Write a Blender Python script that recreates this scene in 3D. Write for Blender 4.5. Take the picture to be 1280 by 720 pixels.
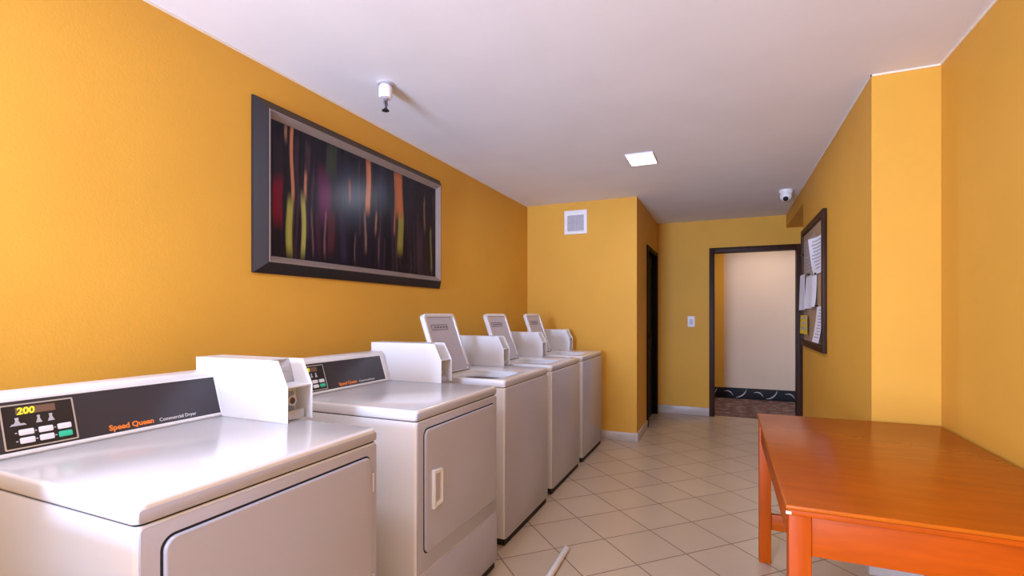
import bpy, bmesh, math, random
from mathutils import Vector, Matrix
PI = math.pi
random.seed(7)
for o in list(bpy.data.objects):
    bpy.data.objects.remove(o)
S = bpy.context.scene
C = S.collection

# ------------------------------------------------------------------ camera, exposure, world, big lights
cam_d = bpy.data.cameras.new('camera')
cam = bpy.data.objects.new('camera', cam_d)
C.objects.link(cam)
cam.location = (0, 0, 1.25)
cam.rotation_euler = (PI / 2, 0, math.radians(23.45))
cam_d.sensor_width = 36
cam_d.lens = 615 / 1280 * 36
cam_d.shift_y = (392.6 - 360) / 1280
cam_d.clip_start = .02
S.camera = cam

S.view_settings.view_transform = 'Standard'
S.view_settings.look = 'None'
S.view_settings.exposure = 0.0
S.view_settings.gamma = 1
S.view_settings.use_curve_mapping = False

W = bpy.data.worlds.new('daylight')
S.world = W
W.use_nodes = True
W.node_tree.nodes['Background'].inputs[0].default_value = (.75, .85, 1, 1)
W.node_tree.nodes['Background'].inputs[1].default_value = 1.0


def area(name, loc, rot, sx, sy, power, col, spread=PI):
    d = bpy.data.lights.new(name, 'AREA')
    d.shape = 'RECTANGLE'
    d.size, d.size_y = sx, sy
    d.energy = power
    d.color = col
    d.spread = spread
    o = bpy.data.objects.new(name, d)
    o.location, o.rotation_euler = loc, rot
    C.objects.link(o)
    return o


# daylight through the window in the rear wall (behind the camera)
area('window_daylight', (-1.28, -2.82, 1.08), (PI / 2, 0, 0), .86, 1.75, 288, (.65, .86, 1.32), 2.75)
# small square ceiling lamp seen in the photo
area('ceiling_lamp_light', (-.57, 3.72, 2.385), (0, 0, 0), .17, .25, 9, (.90, .94, 1.15))
# unseen twin added above the camera to brighten machine tops and left wall
area('added_ceiling_lamp_light', (-1.0, .25, 2.385), (0, 0, 0), .17, .25, 11, (.82, .95, 1.25))
# lamp on the hallway's ceiling
area('hallway_lamp_light', (.55, 7.3, 2.36), (0, 0, 0), .5, .3, 11.5, (1, .85, .68))

# ------------------------------------------------------------------ materials


def srgb(r, g, b):
    f = lambda c: (c / 255 / 12.92) if c / 255 <= .04045 else ((c / 255 + .055) / 1.055) ** 2.4
    return (f(r), f(g), f(b))


def mat(name, col, rough=.5, metal=0, var=.0, vscale=8, bump=0, bscale=200, coat=0, spec=.5, stretch=(1, 1, 1), emit=None, estr=0):
    m = bpy.data.materials.new(name)
    m.use_nodes = True
    nt = m.node_tree
    b = nt.nodes['Principled BSDF']
    b.inputs['Base Color'].default_value = (*col, 1)
    b.inputs['Roughness'].default_value = rough
    b.inputs['Metallic'].default_value = metal
    b.inputs['Specular IOR Level'].default_value = spec
    b.inputs['Coat Weight'].default_value = coat
    b.inputs['Coat Roughness'].default_value = .12
    if emit:
        b.inputs['Emission Color'].default_value = (*emit, 1)
        b.inputs['Emission Strength'].default_value = estr
    if var or bump:
        tc = nt.nodes.new('ShaderNodeTexCoord')
        mp = nt.nodes.new('ShaderNodeMapping')
        mp.inputs['Scale'].default_value = stretch
        nt.links.new(tc.outputs['Object'], mp.inputs['Vector'])
    if var:
        n = nt.nodes.new('ShaderNodeTexNoise')
        n.inputs['Scale'].default_value = vscale
        n.inputs['Detail'].default_value = 5
        nt.links.new(mp.outputs[0], n.inputs['Vector'])
        r = nt.nodes.new('ShaderNodeValToRGB')
        r.color_ramp.elements[0].position = .3
        r.color_ramp.elements[1].position = .7
        r.color_ramp.elements[0].color = (*[c * (1 - var) for c in col], 1)
        r.color_ramp.elements[1].color = (*[min(1, c * (1 + var)) for c in col], 1)
        nt.links.new(n.outputs['Fac'], r.inputs[0])
        nt.links.new(r.outputs[0], b.inputs['Base Color'])
    if bump:
        n2 = nt.nodes.new('ShaderNodeTexNoise')
        n2.inputs['Scale'].default_value = bscale
        n2.inputs['Detail'].default_value = 3
        nt.links.new(mp.outputs[0], n2.inputs['Vector'])
        bp = nt.nodes.new('ShaderNodeBump')
        bp.inputs['Strength'].default_value = bump
        bp.inputs['Distance'].default_value = .004
        nt.links.new(n2.outputs['Fac'], bp.inputs['Height'])
        nt.links.new(bp.outputs[0], b.inputs['Normal'])
    return m


M = {}
M['paint'] = mat('ochre_wall_paint', (.71, .364, .052), .55, var=.03, vscale=2.5, bump=.10, bscale=120, spec=.15)
M['ceil'] = mat('white_ceiling_paint', (.84, .82, .84), .9, var=.02, vscale=3, bump=.12, bscale=25, spec=.1)
M['cream'] = mat('cream_wall_paint', (.62, .455, .335), .6, var=.03, vscale=2, spec=.3)
M['stone'] = mat('pale_stone_baseboard', (.52, .44, .385), .35, var=.14, vscale=9, stretch=(1, 1, 2.5))
M['bead'] = mat('cream_sealant', (.85, .74, .58), .6)
M['darkwood'] = mat('dark_brown_wood', (.042, .014, .007), .5, var=.3, vscale=6, stretch=(8, 8, .6), spec=.2)
M['blackwood'] = mat('black_brown_door', (.006, .004, .004), .6, spec=.1)
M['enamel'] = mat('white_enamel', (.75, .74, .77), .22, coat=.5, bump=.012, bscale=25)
M['front'] = mat('shaded_front_enamel', (.43, .425, .52), .32, coat=.2, var=.02, vscale=3)  # white enamel darkened: the shade on the fronts is put into the colour
M['white'] = mat('white_steel', (.76, .755, .78), .35)
M['dark_gap'] = mat('black_rubber_and_gap_shade', (.012, .010, .010), .7)  # black of rubber parts; on toe gap and tub it stands for shade
M['panel'] = mat('charcoal_panel', (.035, .031, .040), .28, var=.06, vscale=4)
M['keypad'] = mat('black_keypad', (.016, .013, .015), .3)
M['silver'] = mat('silver_line', (.62, .60, .60), .3, metal=.6)
M['steel'] = mat('brushed_steel', (.50, .49, .50), .33, metal=.85, var=.1, vscale=20, stretch=(1, 1, 12))
M['chrome'] = mat('chrome', (.52, .52, .54), .38, metal=.6)
M['orange_ink'] = mat('orange_print', (.85, .22, .03), .5)
M['white_ink'] = mat('white_print', (.75, .74, .78), .5)
M['grey_ink'] = mat('grey_print', (.50, .47, .53), .5)
M['button'] = mat('white_button', (.80, .79, .84), .4)
M['green_button'] = mat('green_button', (.03, .55, .33), .4)
M['display'] = mat('brown_display_window', (.18, .10, .07), .3)
M['digit'] = mat('lit_yellow_digits', (.5, .5, .02), .5, emit=(.80, .72, .02), estr=.9)
M['lidgrey'] = mat('lilac_grey_lid_liner', (.50, .475, .555), .35)
M['tub'] = mat('white_tub_ring', (.78, .77, .80), .35)
M['orange_wood'] = mat('orange_stained_wood', (.36, .055, .001), .45, var=.14, vscale=5, stretch=(1.2, 9, 9), spec=.12)
M['orange_wood_v'] = mat('orange_stained_leg', (.38, .055, .001), .45, var=.14, vscale=5, stretch=(9, 9, 1.0), spec=.12)
M['table_top'] = mat('brown_orange_varnished_top', (.40, .080, .001), .24, var=.10, vscale=4, stretch=(1.5, 8, 8), spec=.32)
M['frame'] = mat('slate_black_frame', (.013, .010, .012), .42, spec=.35, var=.08, vscale=5)
M['lip'] = mat('champagne_frame_lip', (.27, .21, .185), .42, metal=.15, var=.07, vscale=8)
M['plastic'] = mat('white_plastic', (.83, .80, .80), .4)
M['louver'] = mat('grey_louver', (.50, .47, .50), .5)
M['cork'] = mat('cork_board', (.40, .255, .145), .9, var=.14, vscale=45, bump=.3, bscale=200)
M['paper'] = mat('white_paper', (.80, .78, .84), .8)
M['old_paper'] = mat('tan_printed_paper', (.42, .32, .26), .8, var=.05, vscale=10)
M['yellow'] = mat('yellow_card', (.82, .56, .03), .6)
M['text'] = mat('grey_text_ink', (.45, .43, .50), .8)
M['mark'] = mat('dark_pressed_mark', (.20, .18, .22), .6)
M['black'] = mat('gloss_black', (.01, .01, .012), .12)
M['led'] = mat('lit_diffuser', (1, 1, 1), .5, emit=(1, .98, 1), estr=6)
M['border'] = mat('black_marble_border', (.012, .010, .012), .55, spec=.2, var=.4, vscale=12)
M['curl'] = mat('pale_inlay', (.40, .37, .37), .4)


def floor_material():
    m = bpy.data.materials.new('beige_diagonal_tiles')
    m.use_nodes = True
    nt = m.node_tree
    N, L = nt.nodes, nt.links
    b = N['Principled BSDF']
    tc = N.new('ShaderNodeTexCoord')
    mp = N.new('ShaderNodeMapping')
    mp.vector_type = 'TEXTURE'
    mp.inputs['Location'].default_value = (-.403, 2.93, 0)
    mp.inputs['Rotation'].default_value = (0, 0, PI / 4)
    s = .305
    mp.inputs['Scale'].default_value = (s, s, s)
    L.new(tc.outputs['Object'], mp.inputs['Vector'])
    sep = N.new('ShaderNodeSeparateXYZ')
    L.new(mp.outputs[0], sep.inputs[0])

    def math_(op, a, b_=None):
        n = N.new('ShaderNodeMath')
        n.operation = op
        for i, v in enumerate((a, b_)):
            if v is None:
                continue
            if isinstance(v, (int, float)):
                n.inputs[i].default_value = v
            else:
                L.new(v, n.inputs[i])
        return n.outputs[0]
    d = []
    for ax in 'XY':
        fr = math_('FRACT', sep.outputs[ax])
        d.append(math_('MINIMUM', fr, math_('SUBTRACT', 1.0, fr)))
    dm = math_('MINIMUM', d[0], d[1])
    mr = N.new('ShaderNodeMapRange')
    mr.inputs['From Min'].default_value = .006
    mr.inputs['From Max'].default_value = .014
    L.new(dm, mr.inputs['Value'])
    fl = N.new('ShaderNodeVectorMath')
    fl.operation = 'FLOOR'
    L.new(mp.outputs[0], fl.inputs[0])
    wn = N.new('ShaderNodeTexWhiteNoise')
    L.new(fl.outputs[0], wn.inputs['Vector'])
    no = N.new('ShaderNodeTexNoise')
    no.inputs['Scale'].default_value = 5
    no.inputs['Detail'].default_value = 6
    L.new(tc.outputs['Object'], no.inputs['Vector'])
    mix1 = N.new('ShaderNodeMix')
    mix1.data_type = 'RGBA'
    mix1.inputs['A'].default_value = (.50, .375, .265, 1)
    mix1.inputs['B'].default_value = (.58, .44, .31, 1)
    L.new(math_('ADD', math_('MULTIPLY', wn.outputs['Value'], .5), math_('MULTIPLY', no.outputs['Fac'], .5)), mix1.inputs['Factor'])
    mix2 = N.new('ShaderNodeMix')
    mix2.data_type = 'RGBA'
    mix2.inputs['A'].default_value = (.22, .15, .105, 1)
    L.new(mix1.outputs['Result'], mix2.inputs['B'])
    L.new(mr.outputs[0], mix2.inputs['Factor'])
    L.new(mix2.outputs['Result'], b.inputs['Base Color'])
    b.inputs['Roughness'].default_value = .27
    bp = N.new('ShaderNodeBump')
    bp.inputs['Strength'].default_value = .35
    bp.inputs['Distance'].default_value = .002
    L.new(math_('ADD', mr.outputs[0], math_('MULTIPLY', no.outputs['Fac'], .25)), bp.inputs['Height'])
    L.new(bp.outputs[0], b.inputs['Normal'])
    return m


def mottled():
    m = bpy.data.materials.new('mottled_hall_carpet')
    m.use_nodes = True
    nt = m.node_tree
    b = nt.nodes['Principled BSDF']
    tc = nt.nodes.new('ShaderNodeTexCoord')
    n = nt.nodes.new('ShaderNodeTexNoise')
    n.inputs['Scale'].default_value = 9
    n.inputs['Detail'].default_value = 8
    n.inputs['Roughness'].default_value = .7
    nt.links.new(tc.outputs['Object'], n.inputs['Vector'])
    r = nt.nodes.new('ShaderNodeValToRGB')
    r.color_ramp.elements[0].position = .33
    r.color_ramp.elements[0].color = (.045, .022, .02, 1)
    r.color_ramp.elements[1].position = .68
    r.color_ramp.elements[1].color = (.34, .26, .23, 1)
    e = r.color_ramp.elements.new(.5)
    e.color = (.15, .075, .065, 1)
    nt.links.new(n.outputs['Fac'], r.inputs[0])
    nt.links.new(r.outputs[0], b.inputs['Base Color'])
    b.inputs['Roughness'].default_value = .8
    return m


M['floor'] = floor_material()
M['carpet'] = mottled()

# ------------------------------------------------------------------ mesh helpers


def merge(bm, tmp):
    me = bpy.data.meshes.new('tmp')
    tmp.to_mesh(me)
    tmp.free()
    bm.from_mesh(me)
    bpy.data.meshes.remove(me)


def bev(t, w, seg=2, edges=None, ang=.5):
    if w:
        es = edges if edges is not None else [e for e in t.edges if len(e.link_faces) == 2 and e.calc_face_angle(0) > ang]
        bmesh.ops.bevel(t, geom=es, offset=w, segments=seg, profile=.5, affect='EDGES', clamp_overlap=True)


def box(bm, x0, x1, y0, y1, z0, z1, w=0, seg=2):
    t = bmesh.new()
    bmesh.ops.create_cube(t, size=1)
    for v in t.verts:
        v.co = ((x0 + x1) / 2 + v.co.x * (x1 - x0), (y0 + y1) / 2 + v.co.y * (y1 - y0), (z0 + z1) / 2 + v.co.z * (z1 - z0))
    bev(t, w, seg)
    merge(bm, t)
    return bm


def prism(bm, pts, a0, a1, f, w=0, seg=2):
    """pts: 2D outline; f(u, v, a) -> 3D point"""
    t = bmesh.new()
    A = [t.verts.new(f(u, v, a0)) for u, v in pts]
    B = [t.verts.new(f(u, v, a1)) for u, v in pts]
    t.faces.new(A)
    t.faces.new(B[::-1])
    n = len(pts)
    for i in range(n):
        t.faces.new((A[i], B[i], B[(i + 1) % n], A[(i + 1) % n]))
    bmesh.ops.recalc_face_normals(t, faces=t.faces)
    bev(t, w, seg)
    merge(bm, t)
    return bm


def rrect(u0, u1, v0, v1, r, n=5):
    out = []
    for cu, cv, a in ((u1 - r, v1 - r, 0), (u0 + r, v1 - r, 90), (u0 + r, v0 + r, 180), (u1 - r, v0 + r, 270)):
        for i in range(n + 1):
            q = math.radians(a + 90 * i / n)
            out.append((cu + r * math.cos(q), cv + r * math.sin(q)))
    return out


def ring(bm, outer, inner, a0, a1, f, w=0):
    """extruded band between two outlines of equal count"""
    t = bmesh.new()
    n = len(outer)
    V = [[t.verts.new(f(u, v, a)) for u, v in pts] for pts, a in ((outer, a0), (outer, a1), (inner, a1), (inner, a0))]
    for k in range(4):
        P, Q = V[k], V[(k + 1) % 4]
        for i in range(n):
            t.faces.new((P[i], P[(i + 1) % n], Q[(i + 1) % n], Q[i]))
    bmesh.ops.recalc_face_normals(t, faces=t.faces)
    bev(t, w, 2, ang=1.0)
    merge(bm, t)
    return bm


def cyl(bm, p0, p1, r0, r1=None, n=20, w=0):
    r1 = r0 if r1 is None else r1
    p0, p1 = Vector(p0), Vector(p1)
    d = p1 - p0
    t = bmesh.new()
    bmesh.ops.create_cone(t, cap_ends=True, segments=n, radius1=r0, radius2=r1, depth=d.length)
    bev(t, w, 2, ang=1.0)
    q = Vector((0, 0, 1)).rotation_difference(d)
    bmesh.ops.transform(t, matrix=Matrix.Translation((p0 + p1) / 2) @ q.to_matrix().to_4x4(), verts=t.verts)
    merge(bm, t)
    return bm


def lathe(bm, prof, c, n=24):
    """prof: [(r, z)] about the vertical axis at c"""
    t = bmesh.new()
    rows = []
    for r, z in prof:
        rows.append([t.verts.new((c[0] + r * math.cos(2 * PI * i / n), c[1] + r * math.sin(2 * PI * i / n), c[2] + z)) for i in range(n)])
    for a, b in zip(rows, rows[1:]):
        for i in range(n):
            t.faces.new((a[i], a[(i + 1) % n], b[(i + 1) % n], b[i]))
    t.faces.new(rows[0])
    t.faces.new(rows[-1][::-1])
    bmesh.ops.recalc_face_normals(t, faces=t.faces)
    merge(bm, t)
    return bm


def obj(name, bm, m, parent=None, smooth=True, loc=(0, 0, 0)):
    me = bpy.data.meshes.new(name)
    bm.to_mesh(me)
    bm.free()
    me.materials.append(m)
    if smooth:
        for p in me.polygons:
            p.use_smooth = True
        me.set_sharp_from_angle(angle=math.radians(38))
    o = bpy.data.objects.new(name, me)
    C.objects.link(o)
    o.location = loc
    if parent:
        o.parent = parent
    return o


def nb():
    return bmesh.new()


def text_bm(body, size, f, extrude=.0004, offset=0, shear=0, align='LEFT'):
    cu = bpy.data.curves.new('txt', 'FONT')
    cu.body, cu.size, cu.extrude, cu.offset, cu.shear = body, size, extrude, offset, shear
    cu.align_x = align
    cu.resolution_u = 3
    o = bpy.data.objects.new('txt', cu)
    C.objects.link(o)
    bpy.context.view_layer.update()
    me = bpy.data.meshes.new_from_object(o.evaluated_get(bpy.context.evaluated_depsgraph_get()))
    bpy.data.objects.remove(o)
    bm = bmesh.new()
    bm.from_mesh(me)
    bpy.data.meshes.remove(me)
    for v in bm.verts:
        v.co = f(v.co.x, v.co.y, v.co.z)
    return bm


def tag(o, label, cat, group=None, kind=None):
    o['label'], o['category'] = label, cat
    if group:
        o['group'] = group
    if kind:
        o['kind'] = kind
    return o


def thing(name, label, cat, loc=(0, 0, 0), group=None):
    o = bpy.data.objects.new(name, None)
    o.empty_display_size = .1
    C.objects.link(o)
    o.location = loc
    return tag(o, label, cat, group)


def struct(name, bm, m, label, cat):
    return tag(obj(name, bm, m), label, cat, kind='structure')


# ------------------------------------------------------------------ the room
H = 2.40
XL, XR, XP = -1.945, .91, .645          # left wall, right wall, projecting wall
YB, YF, YR = 4.90, 6.50, -2.90          # back wall, far wall, rear wall
XC = -.795                              # corner of the back wall

fl = nb()
box(fl, XL - .12, XR + .12, YR - .12, YF + .06, -.1, 0)
struct('floor', fl, M['floor'], 'beige square floor tiles laid diagonally with brown grout', 'floor')
hf = nb()
box(hf, -1.4, 2.4, YF + .06, 8.16, -.1, 0)
struct('floor_hallway', hf, M['carpet'], 'mottled brown and grey floor of the hallway beyond the doorway', 'floor')
c = nb()
box(c, XL - .12, XR + .12, YR - .12, YF + .12, H, H + .1)
struct('ceiling', c, M['ceil'], 'white painted ceiling over the laundry room', 'ceiling')
c = nb()
box(c, -1.4, 2.4, YF + .12, 8.16, H, H + .1)
struct('ceiling_hallway', c, M['ceil'], 'white ceiling of the hallway beyond the doorway', 'ceiling')

w = nb()
box(w, XL - .12, XL, YR, YB + .12, 0, H)
struct('wall_left', w, M['paint'], 'long ochre wall behind the row of machines', 'wall')
w = nb()
box(w, XL, XC, YB, YB + .12, 0, H)
struct('wall_back', w, M['paint'], 'short ochre wall with the white vent at the end of the machine row', 'wall')
# passage wall with the dark side door
DY0, DY1, DZ = 5.60, 6.38, 1.985
w = nb()
box(w, XC - .12, XC, YB + .12, DY0, 0, H)
box(w, XC - .12, XC, DY1, YF, 0, H)
box(w, XC - .12, XC, DY0, DY1, DZ, H)
struct('wall_passage', w, M['paint'], 'ochre passage wall with the dark side door', 'wall')
# far wall with the open doorway
FX0, FX1, FZ = -.170, .800, 2.045
w = nb()
box(w, XC - .12, FX0, YF, YF + .12, 0, H)
box(w, FX1, XR + .12, YF, YF + .12, 0, H)
box(w, FX0, FX1, YF, YF + .12, FZ, H)
struct('wall_far', w, M['paint'], 'ochre far wall with the light switch and open doorway', 'wall')
w = nb()
box(w, XP, XR + .12, 2.86, 5.13, 0, H)
struct('wall_projecting', w, M['paint'], 'projecting ochre wall section carrying the notice board', 'wall')
w = nb()
box(w, XR, XR + .12, YR, 2.86, 0, H)
struct('wall_right', w, M['paint'], 'ochre right wall beside the table', 'wall')
w = nb()
box(w, XR - .01, XR + .12, 5.13, YF, 0, H)
struct('wall_recess', w, M['paint'], 'ochre recessed wall next to the doorway', 'wall')
w = nb()
box(w, XP, XR - .01, 5.13, YF, 2.25, H)
struct('trim_1', w, M['paint'], 'ochre boxed soffit under the ceiling beside the doorway', 'soffit')
# rear wall with the window that lights the room
WX0, WX1, WZ0, WZ1 = -1.76, -.80, .16, 2.01
w = nb()
box(w, XL, WX0, YR - .12, YR, 0, H)
box(w, WX1, XR, YR - .12, YR, 0, H)
box(w, WX0, WX1, YR - .12, YR, 0, WZ0)
box(w, WX0, WX1, YR - .12, YR, WZ1, H)
struct('wall_rear', w, M['paint'], 'ochre rear wall with the daylight window', 'wall')
w = nb()
f3 = lambda u, v, a: (u, a, v)
ring(w, rrect(WX0, WX1, WZ0, WZ1, .001, 1), rrect(WX0 + .05, WX1 - .05, WZ0 + .05, WZ1 - .05, .001, 1), YR - .08, YR - .03, f3)
box(w, -1.30, -1.26, YR - .08, YR - .03, WZ0 + .05, WZ1 - .05)
struct('window_1', w, M['plastic'], 'white framed window in the rear wall', 'window')
# hallway
w = nb()
box(w, -1.4, 2.4, 8.04, 8.16, 0, H)
struct('wall_hallway', w, M['cream'], 'cream hallway wall seen through the doorway', 'wall')
w = nb()
box(w, -1.4, -.02, 8.015, 8.04, .155, H)
struct('trim_2', w, M['paint'], 'ochre strip of hallway wall left of the cream one', 'wall')
w = nb()
box(w, -1.52, -1.4, YF + .12, 8.16, 0, H)
box(w, 2.4, 2.52, YF + .12, 8.16, 0, H)
struct('wall_hallway_ends', w, M['cream'], 'cream end walls of the hallway', 'wall')
t = obj('baseboard_hallway', box(nb(), -1.4, 2.4, 8.0, 8.04, 0, .155, .004), M['border'])
tag(t, 'black hallway baseboard with pale curled inlay', 'baseboard', kind='structure')


def stroke(bm, pts, y, wd):
    """tapered curved inlay on the baseboard face"""
    n = 14
    P = []
    for i in range(n + 1):
        s = i / n
        a, b, c_ = [Vector(p) for p in pts]
        q = a * (1 - s) ** 2 + b * 2 * s * (1 - s) + c_ * s * s
        tg = ((b - a) * (1 - s) + (c_ - b) * s).normalized()
        P.append((q, Vector((-tg.y, tg.x)), wd * (.25 + math.sin(PI * s))))
    pts2 = [tuple(q + nn * ww) for q, nn, ww in P] + [tuple(q - nn * ww) for q, nn, ww in reversed(P)]
    prism(bm, pts2, y - .002, y + .001, lambda u, v, a: (u, a, v))


s = nb()
for k in range(4):
    x = .17 + k * .40 - .4
    stroke(s, [(x - .03, .02), (x + .08, .03), (x + .115, .145)], 8.0, .007)
    stroke(s, [(x + .21, .10), (x + .29, .135), (x + .335, .045)], 8.0, .006)
obj('inlay', s, M['curl'], t)

# baseboards
b = nb()
box(b, XL, XC + .012, YB - .012, YB, 0, .085, .003)
struct('baseboard_back', b, M['stone'], 'pale stone baseboard under the vent wall', 'baseboard')
b = nb()
box(b, XC, XC + .012, YB, DY0 - .05, 0, .085, .003)
struct('baseboard_passage', b, M['stone'], 'pale stone baseboard along the passage wall', 'baseboard')
b = nb()
box(b, XC, FX0 - .01, YF - .012, YF, 0, .10, .003)
struct('baseboard_far', b, M['stone'], 'pale veined stone baseboard under the light switch', 'baseboard')
b = nb()
box(b, XP - .012, XR - .012, 2.848, 2.86, 0, .085, .003)
struct('baseboard_projecting', b, M['stone'], 'pale stone baseboard of the projecting wall behind the table', 'baseboard')
b = nb()
box(b, XP - .012, XP, 2.86, 5.13, 0, .085, .003)
struct('baseboard_notice', b, M['stone'], 'pale stone baseboard under the notice board', 'baseboard')
b = nb()
box(b, XR - .012, XR, YR, 2.86, 0, .085, .003)
struct('baseboard_right', b, M['stone'], 'pale stone baseboard of the right wall under the table', 'baseboard')
# sealant bead where walls meet the ceiling
b = nb()
box(b, XL, XL + .006, YR, YB, H - .009, H)
struct('trim_3', b, M['bead'], 'thin cream bead between left wall and ceiling', 'trim')
b = nb()
box(b, XP - .005, XP, 2.855, 5.13, H - .008, H)
box(b, XP - .005, XR, 2.855, 2.86, H - .008, H)
box(b, XR - .005, XR, YR, 2.855, H - .008, H)
struct('trim_4', b, M['bead'], 'thin cream bead between right walls and ceiling', 'trim')

# doorway frame to the hallway
d = nb()
fy0, fy1 = YF - .02, YF + .13
box(d, FX0 - .012, FX0 + .048, fy0, fy1, 0, FZ + .012, .005)
box(d, FX1 - .048, FX1 + .012, fy0, fy1, 0, FZ + .012, .005)
box(d, FX0 + .048, FX1 - .048, fy0, fy1, FZ - .048, FZ + .012, .005)
d1 = struct('door_1', d, M['darkwood'], 'dark brown frame of the open doorway to the hallway', 'door')
# dark side door: frame and closed leaf
d = nb()
box(d, XC - .08, XC + .014, DY0 - .05, DY0 + .02, 0, DZ + .03, .004)
box(d, XC - .08, XC + .014, DY1 - .02, DY1 + .05, 0, DZ + .03, .004)
box(d, XC - .08, XC + .014, DY0 + .02, DY1 - .02, DZ - .02, DZ + .03, .004)
d2 = struct('door_2', d, M['blackwood'], 'nearly black side door in the passage wall', 'door')
l = nb()
box(l, XC - .085, XC - .045, DY0 + .022, DY1 - .022, .008, DZ - .022, .002)
for z0, z1 in ((.15, .85), (1.0, 1.85)):
    ring(l, rrect(DY0 + .12, DY1 - .12, z0, z1, .004, 2), rrect(DY0 + .15, DY1 - .15, z0 + .03, z1 - .03, .004, 2), XC - .046, XC - .038, lambda u, v, a: (a, u, v))
obj('door_leaf', l, M['blackwood'], d2)
k = nb()
lathe(k, [(.026, 0), (.026, .006), (.010, .01), (.010, .03), (.024, .04), (.026, .055), (.015, .066)], (0, 0, 0))
for v in k.verts:
    v.co = (XC - .045 + v.co.z, DY0 + .08 + v.co.x, 1.0 + v.co.y)
obj('door_knob', k, M['blackwood'], d2)

# ------------------------------------------------------------------ laundry machines
# local frame: origin at the near front floor corner; front face is x = 0, depth runs to -x, width to +y
MW, MD, TOP, SEAM = .69, .71, .895, .852
CB0, CB1 = .895, 1.05                     # console foot and head
slope = .05 / (CB1 - CB0)                 # console face leans back
up = Vector((-.05, 0, CB1 - CB0)).normalized()
nrm = Vector((CB1 - CB0, 0, .05)).normalized()


def face(y, s, h=0):
    """point on the leaning console face: y along it, s up it, h off it"""
    p = Vector((-.610, y, CB0)) + up * s + nrm * h
    return p


def fpt(u, v, a):
    return face(u, v, a)


yz = lambda u, v, a: (a, u, v)
xy = lambda u, v, a: (u, v, a)
xz = lambda u, v, a: (u, a, v)


def console(root, full=True):
    b = nb()
    pts = [(-.610, TOP - .001), (-.660, CB1 - .012), (-.668, CB1), (-.745, CB1), (-.745, TOP - .001)]
    prism(b, pts, .012, .668, xz, .006)
    # raised border strip round the panel
    ring(b, [(.014, .004), (.640, .004), (.640, .150), (.014, .150)], [(.024, .013), (.612, .013), (.612, .140), (.024, .140)], -.001, .004, fpt, .001)
    cs = obj('console', b, M['white'], root)
    p = nb()
    prism(p, [(.024, .013), (.612, .013), (.612, .140), (.024, .140)], -.001, .0022, fpt)
    obj('control_panel', p, M['panel'], cs)
    if not full:
        return cs
    k0, k1, s0, s1 = .053, .203, .018, .132
    p = nb()
    prism(p, rrect(k0, k1, s0, s1, .003, 2), .002, .0034, fpt)
    obj('keypad', p, M['keypad'], cs)
    p = nb()
    ring(p, rrect(k0, k1, s0, s1, .003, 2), rrect(k0 + .0035, k1 - .0035, s0 + .0035, s1 - .0035, .002, 2), .003, .0044, fpt)
    obj('keypad_border', p, M['silver'], cs)
    p = nb()
    prism(p, rrect(k0 + .030, k0 + .110, s0 + .086, s0 + .105, .001, 1), .0032, .0042, fpt)
    obj('display_window', p, M['display'], cs)
    obj('display_digits', text_bm('200', .024, lambda x, y, z: face(k0 + .0315 + x * .98, s0 + .087 + y, .0046 + z), offset=.0006, shear=.12), M['digit'], cs)
    # garment pictograms
    for gx, sc in ((.030, 1.0), (.073, .8), (.098, .9)):
        g = nb()
        prism(g, [(k0 + gx - .008 * sc, s0 + .060), (k0 + gx + .008 * sc, s0 + .060), (k0 + gx + .003 * sc, s0 + .071), (k0 + gx + .004 * sc, s0 + .079), (k0 + gx - .004 * sc, s0 + .079), (k0 + gx - .003 * sc, s0 + .071)], .0033, .0042, fpt)
        if gx < .05:
            prism(g, [(k0 + .015, s0 + .059), (k0 + .048, s0 + .059), (k0 + .043, s0 + .064), (k0 + .020, s0 + .064)], .0033, .0043, fpt)
        obj('pictogram', g, M['grey_ink'], cs)
    for r in range(2):
        for q in range(3):
            g = nb()
            x0, y0 = k0 + .030 + q * .039, s0 + .012 + (1 - r) * .021
            prism(g, rrect(x0, x0 + .030, y0, y0 + .015, .003, 3), .003, .0052, fpt, .0008)
            green = r == 1 and q == 2
            o = obj('button', g, M['green_button'] if green else M['button'], cs)
            if green:
                o['label'] = 'green start button'
            # dash beside the key
    for r in range(2):
        for q in range(3):
            g = nb()
            x0, y0 = k0 + .030 + q * .039, s0 + .012 + (1 - r) * .021
            prism(g, rrect(x0 - .007, x0 - .003, y0 + .006, y0 + .009, .0005, 1), .0033, .0040, fpt)
            obj('key_mark', g, M['grey_ink'], cs)
    # lettering along the foot of the panel
    obj('brand_lettering', text_bm('Speed Queen', .0215, lambda x, y, z: face(.276 + x * 1.02, .0215 + y, .0026 + z), offset=.0007), M['orange_ink'], cs)
    obj('type_lettering', text_bm('Commercial Dryer', .0150, lambda x, y, z: face(.412 + x, .0215 + y, .0026 + z)), M['white_ink'], cs)
    return cs


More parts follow.
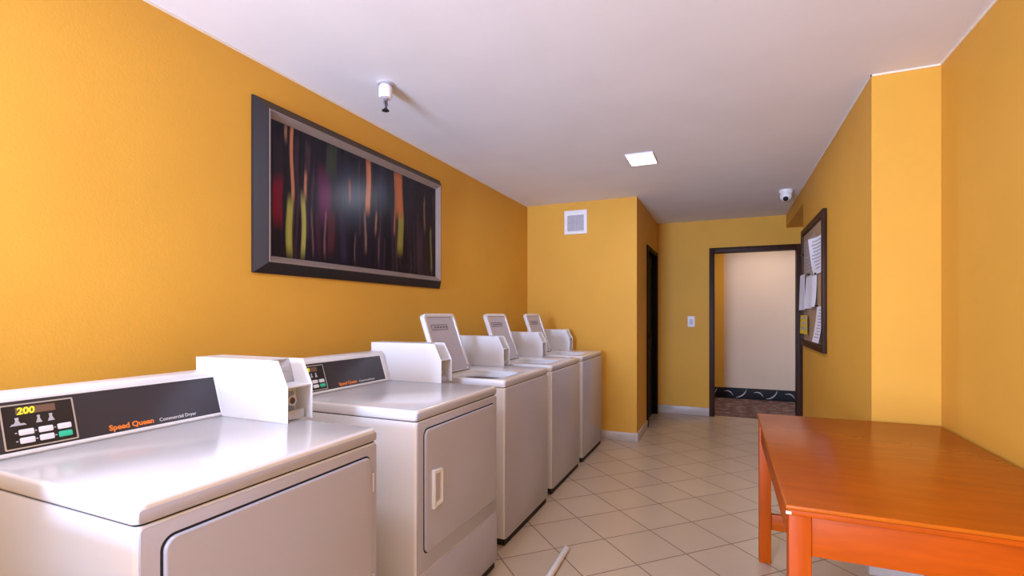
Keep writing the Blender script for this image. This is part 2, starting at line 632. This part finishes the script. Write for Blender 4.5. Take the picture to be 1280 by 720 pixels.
def coin_box(root, y0, y1):
    """sheet steel coin box: closed side cheeks, recessed sloping front, ledge, coin slide"""
    X1, X0, Z1, ZC, XC_ = -.298, -.745, 1.097, 1.012, -.342
    prof = [(X0, TOP), (X1, TOP), (X1, ZC), (XC_, Z1), (X0, Z1)]
    b = nb()
    prism(b, prof, y0, y0 + .0035, xz, .001, 1)
    prism(b, prof, y1 - .0035, y1, xz, .001, 1)
    # body behind the recess
    body = [(X0, TOP), (X1 - .075, TOP), (X1 - .075, ZC - .01), (X1 - .004, ZC - .004), (X1 - .004, ZC), (X1 - .085, ZC + .004), (XC_ - .065, Z1), (X0, Z1)]
    prism(b, body, y0 + .003, y1 - .003, xz)
    cb = obj('coin_box', b, M['white'], root)
    p = nb()
    q = [(X1 - .083, ZC + .006), (XC_ - .063, Z1 - .003)]
    prism(p, [q[0], (q[0][0] + .002, q[0][1]), (q[1][0] + .002, q[1][1]), q[1]], y0 + .004, y1 - .004, xz)
    obj('sloping_plate', p, M['steel'], cb)
    ym = (y0 + y1) / 2
    s = nb()
    box(s, X1 - .078, X1 - .064, ym - .034, ym + .034, .912, .985, .004)
    box(s, X1 - .066, X1 - .020, ym - .030, ym + .030, .903, .917, .004)
    box(s, X1 - .030, X1 - .016, ym - .034, ym + .034, .900, .930, .005)
    prism(s, [(X1 - .064, .984), (X1 - .040, .950), (X1 - .040, .942), (X1 - .064, .942)], ym - .020, ym + .020, xz, .003)
    obj('coin_slide', s, M['chrome'], cb)
    s = nb()
    cyl(s, (X1 - .042, ym - .004, .960), (X1 - .032, ym - .004, .960), .019, n=20, w=.002)
    lk = obj('lock_barrel', s, M['chrome'], cb)
    s = nb()
    cyl(s, (X1 - .040, ym - .004, .960), (X1 - .0312, ym - .004, .960), .011, n=16)
    obj('keyhole', s, mat('rust_brown_lock', (.07, .035, .025), .5) if 'rust' not in M else M['rust'], cb)
    return cb


M['rust'] = mat('rust_brown_lock', (.07, .035, .025), .5)


def cabinet_parts(root, top_z):
    b = nb()
    prism(b, rrect(-MD + .02, 0,   .002, MW - .002, .014, 4), .040, SEAM, xy, .004)
    obj('cabinet', b, M['enamel'], root)
    b = nb()
    box(b, -MD + .06, -.007, .012, MW - .012, .004, .040)
    pl = obj('toe_gap_shade', b, M['dark_gap'], root)  # black block painted in for the shadow line along the floor
    for x in (-.06, -MD + .09):
        for y in (.05, MW - .05):
            obj('levelling_foot', cyl(nb(), (x, y, 0), (x, y, .02), .02, n=12), M['dark_gap'], pl)
    b = nb()
    prism(b, rrect(-MD + .018, -.004, .006, MW - .006, .012, 3), SEAM - .001, SEAM + .003, xy)
    obj('seam', b, M['dark_gap'], root)


def dryer(loc, label, coin_y):
    root = thing('tumble_dryer', label, 'dryer', loc, 'dryers along the left wall')
    cabinet_parts(root, TOP)
    b = nb()
    prism(b, rrect(-MD, 0, 0, MW, .022, 6), SEAM + .002, TOP, xy, .008, 3)
    obj('top_panel', b, M['enamel'], root)
    # front sheet
    b = nb()
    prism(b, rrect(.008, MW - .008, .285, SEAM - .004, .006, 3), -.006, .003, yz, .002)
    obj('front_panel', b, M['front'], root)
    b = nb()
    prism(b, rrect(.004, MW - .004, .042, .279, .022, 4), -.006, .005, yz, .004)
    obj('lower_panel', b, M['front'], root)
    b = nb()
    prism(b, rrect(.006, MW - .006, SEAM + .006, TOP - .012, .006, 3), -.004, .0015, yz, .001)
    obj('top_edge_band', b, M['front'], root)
    # door with its dark gasket line
    b = nb()
    prism(b, rrect(.0425, .6555, .3485, .8205, .028, 6), .000, .0036, yz)
    obj('door_gasket', b, M['dark_gap'], root)
    b = nb()
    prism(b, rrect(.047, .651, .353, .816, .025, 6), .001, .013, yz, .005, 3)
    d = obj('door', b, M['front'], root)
    b = nb()
    ring(b, [(.084, .508), (.150, .516), (.150, .650), (.084, .658)], [(.097, .526), (.141, .530), (.141, .636), (.097, .640)], .011, .026, yz, .004)
    obj('handle', b, M['white'], d)
    b = nb()
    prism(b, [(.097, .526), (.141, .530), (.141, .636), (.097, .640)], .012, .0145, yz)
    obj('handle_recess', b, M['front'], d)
    for z in (.735, .425):
        b = nb()
        box(b, .002, .012, .6515, .664, z - .03, z + .03, .002)
        cyl(b, (.009, .6575, z - .028), (.009, .6575, z + .028), .0055, n=10)
        obj('hinge', b, M['text'], root)
    console(root)
    coin_box(root, coin_y, coin_y + .106)
    return root


def washer(loc, label, coin_y, ly0, ly1):
    root = thing('top_load_washer', label, 'washing machine', loc, 'washers along the left wall')
    cabinet_parts(root, TOP)
    hx0, hx1 = -.425, -.062               # lid opening
    out = rrect(-MD, 0, 0, MW, .022, 6)
    inn = rrect(hx0, hx1, ly0 + .012, ly1 - .012, .07, 6)
    b = nb()
    ring(b, out, inn, SEAM + .002, TOP, xy, .006)
    obj('top_panel', b, M['enamel'], root)
    # light tub ring below the rim, well under it coloured black for the shade inside
    b = nb()
    i2 = rrect(hx0 - .006, hx1 + .006, ly0 + .006, ly1 - .006, .072, 6)
    i3 = rrect(hx0 + .010, hx1 - .010, ly0 + .022, ly1 - .022, .062, 6)
    ring(b, i2, i3, SEAM - .02, TOP - .022, xy, .004)
    obj('tub_ring', b, M['tub'], root)
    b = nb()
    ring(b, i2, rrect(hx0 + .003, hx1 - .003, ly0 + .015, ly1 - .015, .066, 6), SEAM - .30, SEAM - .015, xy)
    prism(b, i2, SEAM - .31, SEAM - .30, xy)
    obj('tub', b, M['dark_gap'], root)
    b = nb()
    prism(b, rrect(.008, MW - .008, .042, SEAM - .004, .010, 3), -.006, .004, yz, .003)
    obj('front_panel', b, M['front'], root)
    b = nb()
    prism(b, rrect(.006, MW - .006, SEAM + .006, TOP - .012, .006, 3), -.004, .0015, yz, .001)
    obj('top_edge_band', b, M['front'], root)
    console(root, False)
    coin_box(root, coin_y, coin_y + .102)
    # open lid leaning back on its rear hinge
    L = Vector((-.122, 0, .352))
    ln = L.length
    uL = L.normalized()
    nL = Vector((uL.z, 0, -uL.x))
    base = Vector((-.428, 0, TOP + .004))
    lf = lambda u, v, a: base + uL * v + nL * a + Vector((0, u, 0))
    b = nb()
    prism(b, rrect(ly0, ly1, 0, ln, .030, 6), -.020, .000, lf, .005)
    ring(b, rrect(ly0, ly1, 0, ln, .030, 6), rrect(ly0 + .022, ly1 - .022, .006, ln - .022, .020, 6), -.001, .010, lf, .003)
    lid = obj('lid', b, M['enamel'], root)
    b = nb()
    prism(b, rrect(ly0 + .022, ly1 - .022, .008, ln - .022, .020, 6), -.001, .003, lf)
    obj('lid_liner', b, M['lidgrey'], lid)
    # pressed outline and printed lines near the lid's top
    b = nb()
    wl = ly1 - ly0
    a0, a1, c0, c1 = ly0 + .06, ly1 - .115, ln - .105, ln - .070
    ring(b, rrect(a0, a1, c0, c1, .010, 4), rrect(a0 + .005, a1 - .005, c0 + .005, c1 - .005, .006, 4), .002, .0045, lf)
    for i in range(5):
        y = a0 + .03 + i * .032
        prism(b, rrect(y, y + .024, c0 + .012, c0 + .024, .004, 2), .002, .0045, lf)
    obj('lid_mark', b, M['mark'], lid)
    for y in (ly0 + .03, ly1 - .012):
        b = nb()
        box(b, -.436, -.418, y - .011, y + .011, TOP - .002, TOP + .035, .003)
        obj('lid_hinge', b, M['louver'], lid)
    return root


dryer((-1.000, .556, 0), 'white front-loading dryer with lettered black console, nearest the camera', .614)
dryer((-1.000, -.396, 0), 'white front-loading dryer at the start of the row, just left of the view', .614)
dryer((-1.036, 1.508, 0), 'white front-loading dryer showing its handle, between nearest dryer and open-lidded washers', .658)
washer((-1.083, 2.400, 0), 'white top-loading washer with lid open, right beside the second dryer', .643, .03, .39)
washer((-1.098, 3.225, 0), 'white top-loading washer with lid open, middle one of the three washers', .634, .055, .415)
washer((-1.100, 4.020, 0), 'white top-loading washer with lid open, against the vent wall at the row end', .625, .06, .42)

# ------------------------------------------------------------------ table
TX0, TX1, TY0, TY1, TZ = .148, .898, 1.500, 2.832, .740
tb = thing('wooden_table', 'orange stained wooden table pushed into the corner by the right wall', 'table', ((TX0 + TX1) / 2, (TY0 + TY1) / 2, 0))
ox, oy = tb.location.x, tb.location.y


def tbox(bm, x0, x1, y0, y1, z0, z1, w=.002, seg=2):
    box(bm, x0 - ox, x1 - ox, y0 - oy, y1 - oy, z0, z1, w, seg)
    return bm


b = nb()
tbox(b, TX0, TX1, TY0, TY1, TZ - .012, TZ, .004, 3)
tp = obj('tabletop', b, M['table_top'], tb)
b = nb()
tbox(b, TX0 + .004, TX1 - .004, TY0 + .004, TY1 - .004, TZ - .028, TZ - .0115, .004, 3)
tp2 = obj('edge_moulding', b, M['orange_wood'], tb)
LW = .054
for x in (TX0 + .008, TX1 - .008 - LW):
    for y in (TY0 + .010, TY1 - .010 - LW):
        obj('leg', tbox(nb(), x, x + LW, y, y + LW, 0, TZ - .027, .004), M['orange_wood_v'], tb)
x0, x1 = TX0 + .008 + LW - .001, TX1 - .007 - LW
y0, y1 = TY0 + .010 + LW - .001, TY1 - .009 - LW
az0, az1 = .605, TZ - .027
obj('apron', tbox(nb(), x0, x1, TY0 + .018, TY0 + .040, az0, az1), M['orange_wood'], tb)
obj('apron', tbox(nb(), x0, x1, TY1 - .040, TY1 - .018, az0, az1), M['orange_wood'], tb)
obj('apron', tbox(nb(), TX0 + .016, TX0 + .038, y0, y1, az0, az1), M['orange_wood'], tb)
obj('apron', tbox(nb(), TX1 - .038, TX1 - .016, y0, y1, az0, az1), M['orange_wood'], tb)
obj('stretcher', tbox(nb(), x0, x1, TY1 - .050, TY1 - .026, .165, .245, .003), M['orange_wood'], tb)
b = nb()
cyl(b, (TX0 + .001 - ox, TY0 + .006 - oy, TZ - .022), (TX0 + .014 - ox, TY0 + .006 - oy, TZ - .022), .0045, n=12, w=.001)
o = obj('corner_plug', b, M['bead'], tb)
o['label'] = 'small pale plug under the table corner'

# ------------------------------------------------------------------ framed picture
PY0, PY1, PZ0, PZ1 = 1.554, 3.118, 1.437, 2.232
pic = thing('framed_painting', 'large abstract painting of dark vertical streaks in a slate frame on the left wall', 'picture', (XL, (PY0 + PY1) / 2, PZ0))
py, pz = pic.location.y, PZ0


def frame_loops(offs):
    t = bmesh.new()
    rows = []
    for o_, d_ in offs:
        rows.append([t.verts.new((d_, y - py, z - pz)) for y, z in ((PY0 + o_, PZ0 + o_), (PY1 - o_, PZ0 + o_), (PY1 - o_, PZ1 - o_), (PY0 + o_, PZ1 - o_))])
    n = len(rows)
    for k in range(n):
        a, bb = rows[k], rows[(k + 1) % n]
        for i in range(4):
            t.faces.new((a[i], a[(i + 1) % 4], bb[(i + 1) % 4], bb[i]))
    bmesh.ops.recalc_face_normals(t, faces=t.faces)
    return t


obj('frame', frame_loops([(0, 0), (0, .012), (.046, .052), (.054, .052), (.054, .0)]), M['frame'], pic, smooth=False)
obj('frame_lip', frame_loops([(.050, .004), (.050, .053), (.056, .054), (.081, .027), (.081, .004)]), M['lip'], pic, smooth=False)

STREAKS = [(0.088, 0.014, 1.01, 0.45, (190, 130, 100)), (0.078, 0.026, 0.44, 0.05, (165, 165, 80)), (0.065, 0.011, 1.0, 0.89, (170, 130, 110)),
           (0.15, 0.012, 0.69, 0.5, (185, 125, 100)), (0.136, 0.02, 0.49, 0.05, (170, 165, 90)), (0.031, 0.040, 0.60, 0.26, (120, 15, 40)),
           (0.233, 0.075, 0.71, 0.37, (105, 30, 85)), (0.273, 0.055, 1.0, 0.75, (52, 62, 48)), (0.376, 0.15, 0.85, 0.40, (36, 42, 66)),  # the broad dim blue one is the window's reflection painted into the canvas
           (0.462, 0.012, 0.51, 0.16, (130, 105, 95)), (0.367, 0.011, 0.75, 0.57, (150, 80, 50)), (0.53, 0.012, 0.53, 0.34, (150, 110, 95)),
           (0.48, 0.029, 1.0, 0.53, (205, 128, 88)), (0.702, 0.043, 0.6, 0.21, (150, 140, 60)), (0.691, 0.055, 1.0, 0.58, (195, 112, 60)),
           (0.661, 0.014, 0.99, 0.38, (150, 95, 70)), (0.241, 0.009, 0.42, 0.06, (130, 80, 90)), (0.27, 0.036, 0.43, 0.11, (80, 35, 45)),
           (0.177, 0.007, 0.4, 0.07, (110, 70, 85)), (0.209, 0.021, 0.39, 0.08, (60, 30, 45)), (0.9, 0.014, 0.83, 0.51, (120, 90, 70)),
           (0.956, 0.015, 0.53, 0.07, (110, 110, 60)), (0.859, 0.069, 0.5, 0.06, (62, 45, 62)), (0.572, 0.085, 0.91, 0.63, (42, 48, 74)),
           (0.403, 0.007, 0.28, 0.04, (110, 85, 90)), (0.55, 0.01, 0.32, 0.07, (90, 70, 80)), (0.332, 0.034, 0.46, 0.05, (45, 35, 60)),
           (0.781, 0.075, 0.94, 0.23, (38, 28, 42)), (0.028, 0.038, 0.88, 0.58, (40, 32, 45)), (0.158, 0.018, 0.92, 0.69, (60, 45, 55))]


def painting():
    """painted canvas: the colour of every point is the pigment of the streaks, one a painted window reflection, kept as a colour attribute"""
    CY0, CY1, CZ0, CZ1 = PY0 + .079, PY1 - .079, PZ0 + .079, PZ1 - .079
    nu, nv = 300, 70
    bm = bmesh.new()
    grid = [[bm.verts.new((.026, CY0 + (CY1 - CY0) * i / nu - py, CZ0 + (CZ1 - CZ0) * j / nv - pz)) for j in range(nv + 1)] for i in range(nu + 1)]
    for i in range(nu):
        for j in range(nv):
            bm.faces.new((grid[i][j], grid[i + 1][j], grid[i + 1][j + 1], grid[i][j + 1]))
    rnd = random.Random(3)
    base = []
    tone = [rnd.random() for _ in range(64)]
    fine = [rnd.random() for _ in range(220)]

    def n1(arr, x):
        x *= len(arr) - 1
        i = int(x)
        f = x - i
        return arr[i] * (1 - f) + arr[min(i + 1, len(arr) - 1)] * f
    me = bpy.data.meshes.new('canvas')
    bm.verts.index_update()
    bm.to_mesh(me)
    bm.free()
    at = me.color_attributes.new('pigment', 'FLOAT_COLOR', 'POINT')
    sm = lambda x: max(0, min(1, x)) ** 2 * (3 - 2 * max(0, min(1, x)))
    extra = [(rnd.random(), .004 + .008 * rnd.random(), .2 + .8 * rnd.random(), 0, [(70, 45, 60), (60, 55, 70), (85, 60, 55), (50, 30, 40)][rnd.randrange(4)]) for _ in range(46)]
    extra = [(u, w_, t_, max(0, t_ - .25 - .5 * rnd.random()), c_) for u, w_, t_, _, c_ in extra]
    ST = [(u, w_, a_, b_, srgb(*c_), .55) for u, w_, a_, b_, c_ in extra] + [(u, w_, a_, b_, srgb(*c_), .95) for u, w_, a_, b_, c_ in STREAKS]
    for vi, v in enumerate(me.vertices):
        i, j = divmod(vi, nv + 1)
        u, t = i / nu, j / nv
        d = .55 * n1(tone, u) + .45 * n1(fine, u)
        col = [.006 + .011 * d, .005 + .006 * d, .009 + .013 * d]
        for su, sw, a_, b_, c_, op in ST:
            uu = su + .004 * math.sin(t * 9 + su * 40)
            x = 1 - abs(u - uu) / (sw * .62)
            if x <= 0:
                continue
            soft = .16 if sw < .06 else .32
            y = min((a_ - t) / soft + .5, (t - b_) / soft + .5) if sw >= .02 else min((a_ - t) / .10 + .5, (t - b_) / .12 + .5)
            k = sm(x * (2.2 if sw < .06 else 1.2)) * sm(y) * op * (.75 + .25 * n1(fine, u))
            col = [p * (1 - k) + q * k for p, q in zip(col, c_)]
        at.data[vi].color = (*col, 1)
    m = bpy.data.materials.new('streaked_canvas')
    m.use_nodes = True
    a = m.node_tree.nodes.new('ShaderNodeAttribute')
    a.attribute_name = 'pigment'
    bs = m.node_tree.nodes['Principled BSDF']
    m.node_tree.links.new(a.outputs['Color'], bs.inputs['Base Color'])
    bs.inputs['Roughness'].default_value = .26
    bs.inputs['Specular IOR Level'].default_value = .22
    me.materials.append(m)
    o = bpy.data.objects.new('canvas', me)
    C.objects.link(o)
    o.parent = pic
    return o


painting()

# ------------------------------------------------------------------ vent, switch, ceiling fittings
vx, vz = -1.410, 2.193
vt = thing('wall_vent', 'small white square vent grille high on the short back wall', 'vent', (vx, YB, vz))
f = lambda u, v, a: (u, -a, v)
b = nb()
ring(b, rrect(-.120, .120, -.122, .122, .004, 2), rrect(-.086, .086, -.092, .070, .002, 2), 0, .016, f, .003)
obj('vent_frame', b, M['plastic'], vt)
b = nb()
prism(b, rrect(-.09, .09, -.095, .075, .002, 1), .0, .003, f)
obj('backing', b, M['louver'], vt)
for i in range(7):
    z = -.080 + i * .0225
    b = nb()
    prism(b, [(.002, z), (.004, z), (.013, z + .014), (.011, z + .014)], -.087, .087, lambda u, v, a: (a, -u, v))
    obj('louver', b, M['louver'], vt)
b = nb()
box(b, -.006, .006, -.014, -.003, -.09, .068)
box(b, -.050, -.044, -.012, -.003, -.09, .068)
obj('mullion', b, M['louver'], vt)

sw = thing('light_switch', 'white rocker light switch on the far wall left of the doorway', 'light switch', (-.390, YF, 1.157))
b = nb()
prism(b, rrect(-.042, .042, -.066, .066, .006, 3), 0, .008, f, .003)
obj('cover_plate', b, M['plastic'], sw)
b = nb()
prism(b, [(.007, -.033), (.0085, -.033), (.0145, .033), (.007, .033)], -.016, .016, lambda u, v, a: (a, -u, v), .001)
obj('rocker', b, M['lidgrey'], sw)

sq = lambda u, v, a: (u, v, a)


def ceiling_lamp(x, y, label):
    lp = thing('ceiling_lamp', label, 'ceiling light', (x, y, H))
    b = nb()
    ring(b, rrect(-.100, .100, -.140, .140, .008, 3), rrect(-.092, .092, -.132, .132, .004, 3), -.010, 0, sq, .002)
    obj('lamp_frame', b, M['plastic'], lp)
    b = nb()
    prism(b, rrect(-.0925, .0925, -.1325, .1325, .004, 2), -.008, -.002, sq)
    obj('diffuser', b, M['led'], lp)


ceiling_lamp(-.568, 3.718, 'small lit square ceiling lamp in front of the passage')
ceiling_lamp(-1.0, .25, 'added square ceiling lamp above the nearest dryer, out of view')  # unseen fixture added to go with the extra ceiling light

sp = thing('fire_sprinkler', 'white ceiling sprinkler with dark deflector above the framed painting', 'sprinkler', (-1.555, 2.0, H))
b = nb()
lathe(b, [(.040, 0), (.040, -.006), (.026, -.010), (.022, -.018)], (0, 0, 0))
obj('escutcheon', b, M['louver'], sp)
b = nb()
lathe(b, [(.020, -.012), (.031, -.016), (.033, -.022), (.033, -.066), (.029, -.073), (.012, -.075)], (0, 0, 0))
obj('cup', b, M['plastic'], sp)
b = nb()
cyl(b, (0, 0, -.073), (0, 0, -.088), .011, n=14)
for s_ in (-1, 1):
    cyl(b, (0, s_ * .010, -.082), (0, s_ * .013, -.100), .004, n=8)
    cyl(b, (0, s_ * .013, -.100), (0, s_ * .004, -.124), .004, n=8)
cyl(b, (0, 0, -.088), (0, 0, -.124), .0035, n=8)
obj('sprinkler_yoke', b, M['mark'], sp)
b = nb()
lathe(b, [(.005, -.120), (.009, -.126), (.018, -.134), (.018, -.137), (.004, -.137)], (0, 0, 0))
obj('deflector', b, M['dark_gap'], sp)

cc = thing('security_camera', 'white dome security camera on the ceiling near the notice board wall', 'camera', (.515, 5.20, H))
b = nb()
lathe(b, [(.058, 0), (.060, -.012), (.056, -.030), (.050, -.036)], (0, 0, 0))
obj('mount', b, M['plastic'], cc)
b = nb()
lathe(b, [(.048, -.034), (.052, -.050), (.050, -.068), (.042, -.085), (.026, -.098), (.008, -.103)], (0, 0, 0))
db = obj('camera_ball', b, M['plastic'], cc)
b = nb()
dirv = Vector((-.12, -.80, -.58)).normalized()
cpos = Vector((0, 0, -.058))
cyl(b, cpos + dirv * .030, cpos + dirv * .058, .022, n=20, w=.003)
obj('lens', b, M['black'], db)

# ------------------------------------------------------------------ notice board and papers
BY0, BY1, BZ0, BZ1 = 3.985, 5.06, .975, 1.985
board = thing('notice_board', 'cork notice board in a dark wood frame on the projecting wall', 'notice board', (XP, (BY0 + BY1) / 2, BZ0))
by = board.location.y
yzb = lambda u, v, a: (-a, u - by, v - BZ0)
b = nb()
ring(b, [(BY0, BZ0), (BY1, BZ0), (BY1, BZ1), (BY0, BZ1)], [(BY0 + .06, BZ0 + .05), (BY1 - .05, BZ0 + .05), (BY1 - .05, BZ1 - .05), (BY0 + .06, BZ1 - .05)], 0, .028, yzb, .004)
obj('frame', b, M['darkwood'], board)
b = nb()
prism(b, [(BY0 + .05, BZ0 + .04), (BY1 - .04, BZ0 + .04), (BY1 - .04, BZ1 - .04), (BY0 + .05, BZ1 - .04)], 0, .010, yzb)
obj('cork', b, M['cork'], board)


def sheet(name, m, label, cat, y0, y1, ztop, zbot, curl_far=0, curl_near=0, curl_low=0, skew=0, lines=0, gap=.013, group=None, fold=0, curl_top=0):
    """a sheet pinned at its top; edges curl off the board (towards -x); y0 near edge, y1 far edge"""
    nu, nv = 12, 14
    bm = bmesh.new()

    def pt(u, t, off=0):
        v = 1 - t
        a = gap + off + curl_far * max(0, u - .35) ** 2 / .42 * (.25 + .75 * t) + curl_near * max(0, .6 - u) ** 2 / .36 * (.2 + .8 * t) + curl_low * t * t + curl_top * max(0, u - .3) ** 2 / .49 * (1 - t) ** .7 + fold * math.sin(PI * u)
        return (-a, (y0 + (y1 - y0) * u + skew * t), ztop + (zbot - ztop) * t)
    th = .0012
    G = [[[bm.verts.new(pt(i / nu, j / nv, o_)) for j in range(nv + 1)] for i in range(nu + 1)] for o_ in (0, th)]
    for k in range(2):
        for i in range(nu):
            for j in range(nv):
                q = (G[k][i][j], G[k][i + 1][j], G[k][i + 1][j + 1], G[k][i][j + 1])
                bm.faces.new(q if k else q[::-1])
    per = [(i, 0) for i in range(nu)] + [(nu, j) for j in range(nv)] + [(i, nv) for i in range(nu, 0, -1)] + [(0, j) for j in range(nv, 0, -1)]
    for a, c_ in zip(per, per[1:] + per[:1]):
        bm.faces.new((G[0][a[0]][a[1]], G[1][a[0]][a[1]], G[1][c_[0]][c_[1]], G[0][c_[0]][c_[1]]))
    bmesh.ops.recalc_face_normals(bm, faces=bm.faces)
    cy = (y0 + y1) / 2
    for v in bm.verts:
        v.co.y -= cy
        v.co.z -= ztop
    o = obj(name, bm, m, loc=(XP, cy, ztop))
    tag(o, label, cat, group)
    if lines:
        bm = bmesh.new()
        rnd = random.Random(int(ztop * 1000) + int(y0 * 100))
        for k in range(lines):
            t = .08 + .84 * k / lines
            e = .9 - .3 * rnd.random()
            us = [.10 + (e - .10) * q / 8 for q in range(9)]
            for q in range(8):
                p = [pt(us[q], t, th + .0006), pt(us[q + 1], t, th + .0006), pt(us[q + 1], t + .35 / lines, th + .0006), pt(us[q], t + .35 / lines, th + .0006)]
                bm.faces.new([bm.verts.new((x, y - cy, z - ztop)) for x, y, z in p])
        obj('printed_lines', bm, M['text'], o)
    return o


sheet('notice_sheet', M['old_paper'], 'large tan printed sheet lying flat at the notice board top', 'paper', 4.42, 5.00, 1.88, 1.56, lines=9, gap=.0105, group='papers on the notice board')
sheet('notice_sheet', M['paper'], 'white printed sheet curling off the notice board at upper right', 'paper', 4.06, 4.36, 1.82, 1.55, curl_top=.045, skew=.05, lines=9, gap=.018, group='papers on the notice board')
sheet('notice_sheet', M['paper'], 'white sheet at the notice board middle, nearest its near frame edge', 'paper', 4.30, 4.55, 1.545, 1.305, curl_low=.012, fold=.012, lines=0, gap=.016, group='papers on the notice board')
sheet('notice_sheet', M['paper'], 'narrow white sheet overlapped in the middle of the notice board', 'paper', 4.56, 4.80, 1.56, 1.295, curl_far=.02, gap=.013, lines=0, group='papers on the notice board')
sheet('notice_sheet', M['paper'], 'white leaflet at the far edge of the notice board above the yellow card', 'paper', 4.80, 5.04, 1.59, 1.285, curl_far=.012, gap=.030, lines=0, group='papers on the notice board')
sheet('notice_sheet', M['paper'], 'white printed list hanging low at the near bottom of the notice board', 'paper', 4.05, 4.29, 1.305, 1.04, curl_far=.005, curl_low=.02, skew=.06, lines=10, gap=.014, group='papers on the notice board')
yc = sheet('notice_card', M['yellow'], 'bright yellow card at the lower far edge of the notice board', 'card', 4.66, 5.03, 1.24, 1.08, curl_far=.006, gap=.030, lines=3)
for y, z in ((4.30, 1.553), (4.28, 1.31), (4.99, 1.77), (4.66, 1.575)):
    b = nb()
    cyl(b, (0, 0, 0), (-.022, 0, 0), .006, .009, n=10, w=.001)
    pn = obj('push_pin', b, M['black'], loc=(XP - .010, y, z))
    tag(pn, {4.30: 'dark push pin below the curling upper sheet', 4.28: 'dark push pin holding the low printed list', 4.99: 'dark push pin at far edge of the tan sheet', 4.66: 'dark push pin over the middle white sheets'}[y], 'push pin', 'pins on the notice board')

# ------------------------------------------------------------------ white pipe on the floor
b = nb()
p0, p1 = Vector((-.768, 2.490, .0155)), Vector((-.742, 1.45, .0155))
cyl(b, (0, 0, .0155), p1 - p0 + Vector((0, 0, .0155)), .0155, n=20, w=.003)
pp = obj('white_pipe', b, M['plastic'], loc=(p0.x, p0.y, 0))
tag(pp, 'thin white plastic pipe lying on the tiles beside the dryers', 'pipe')
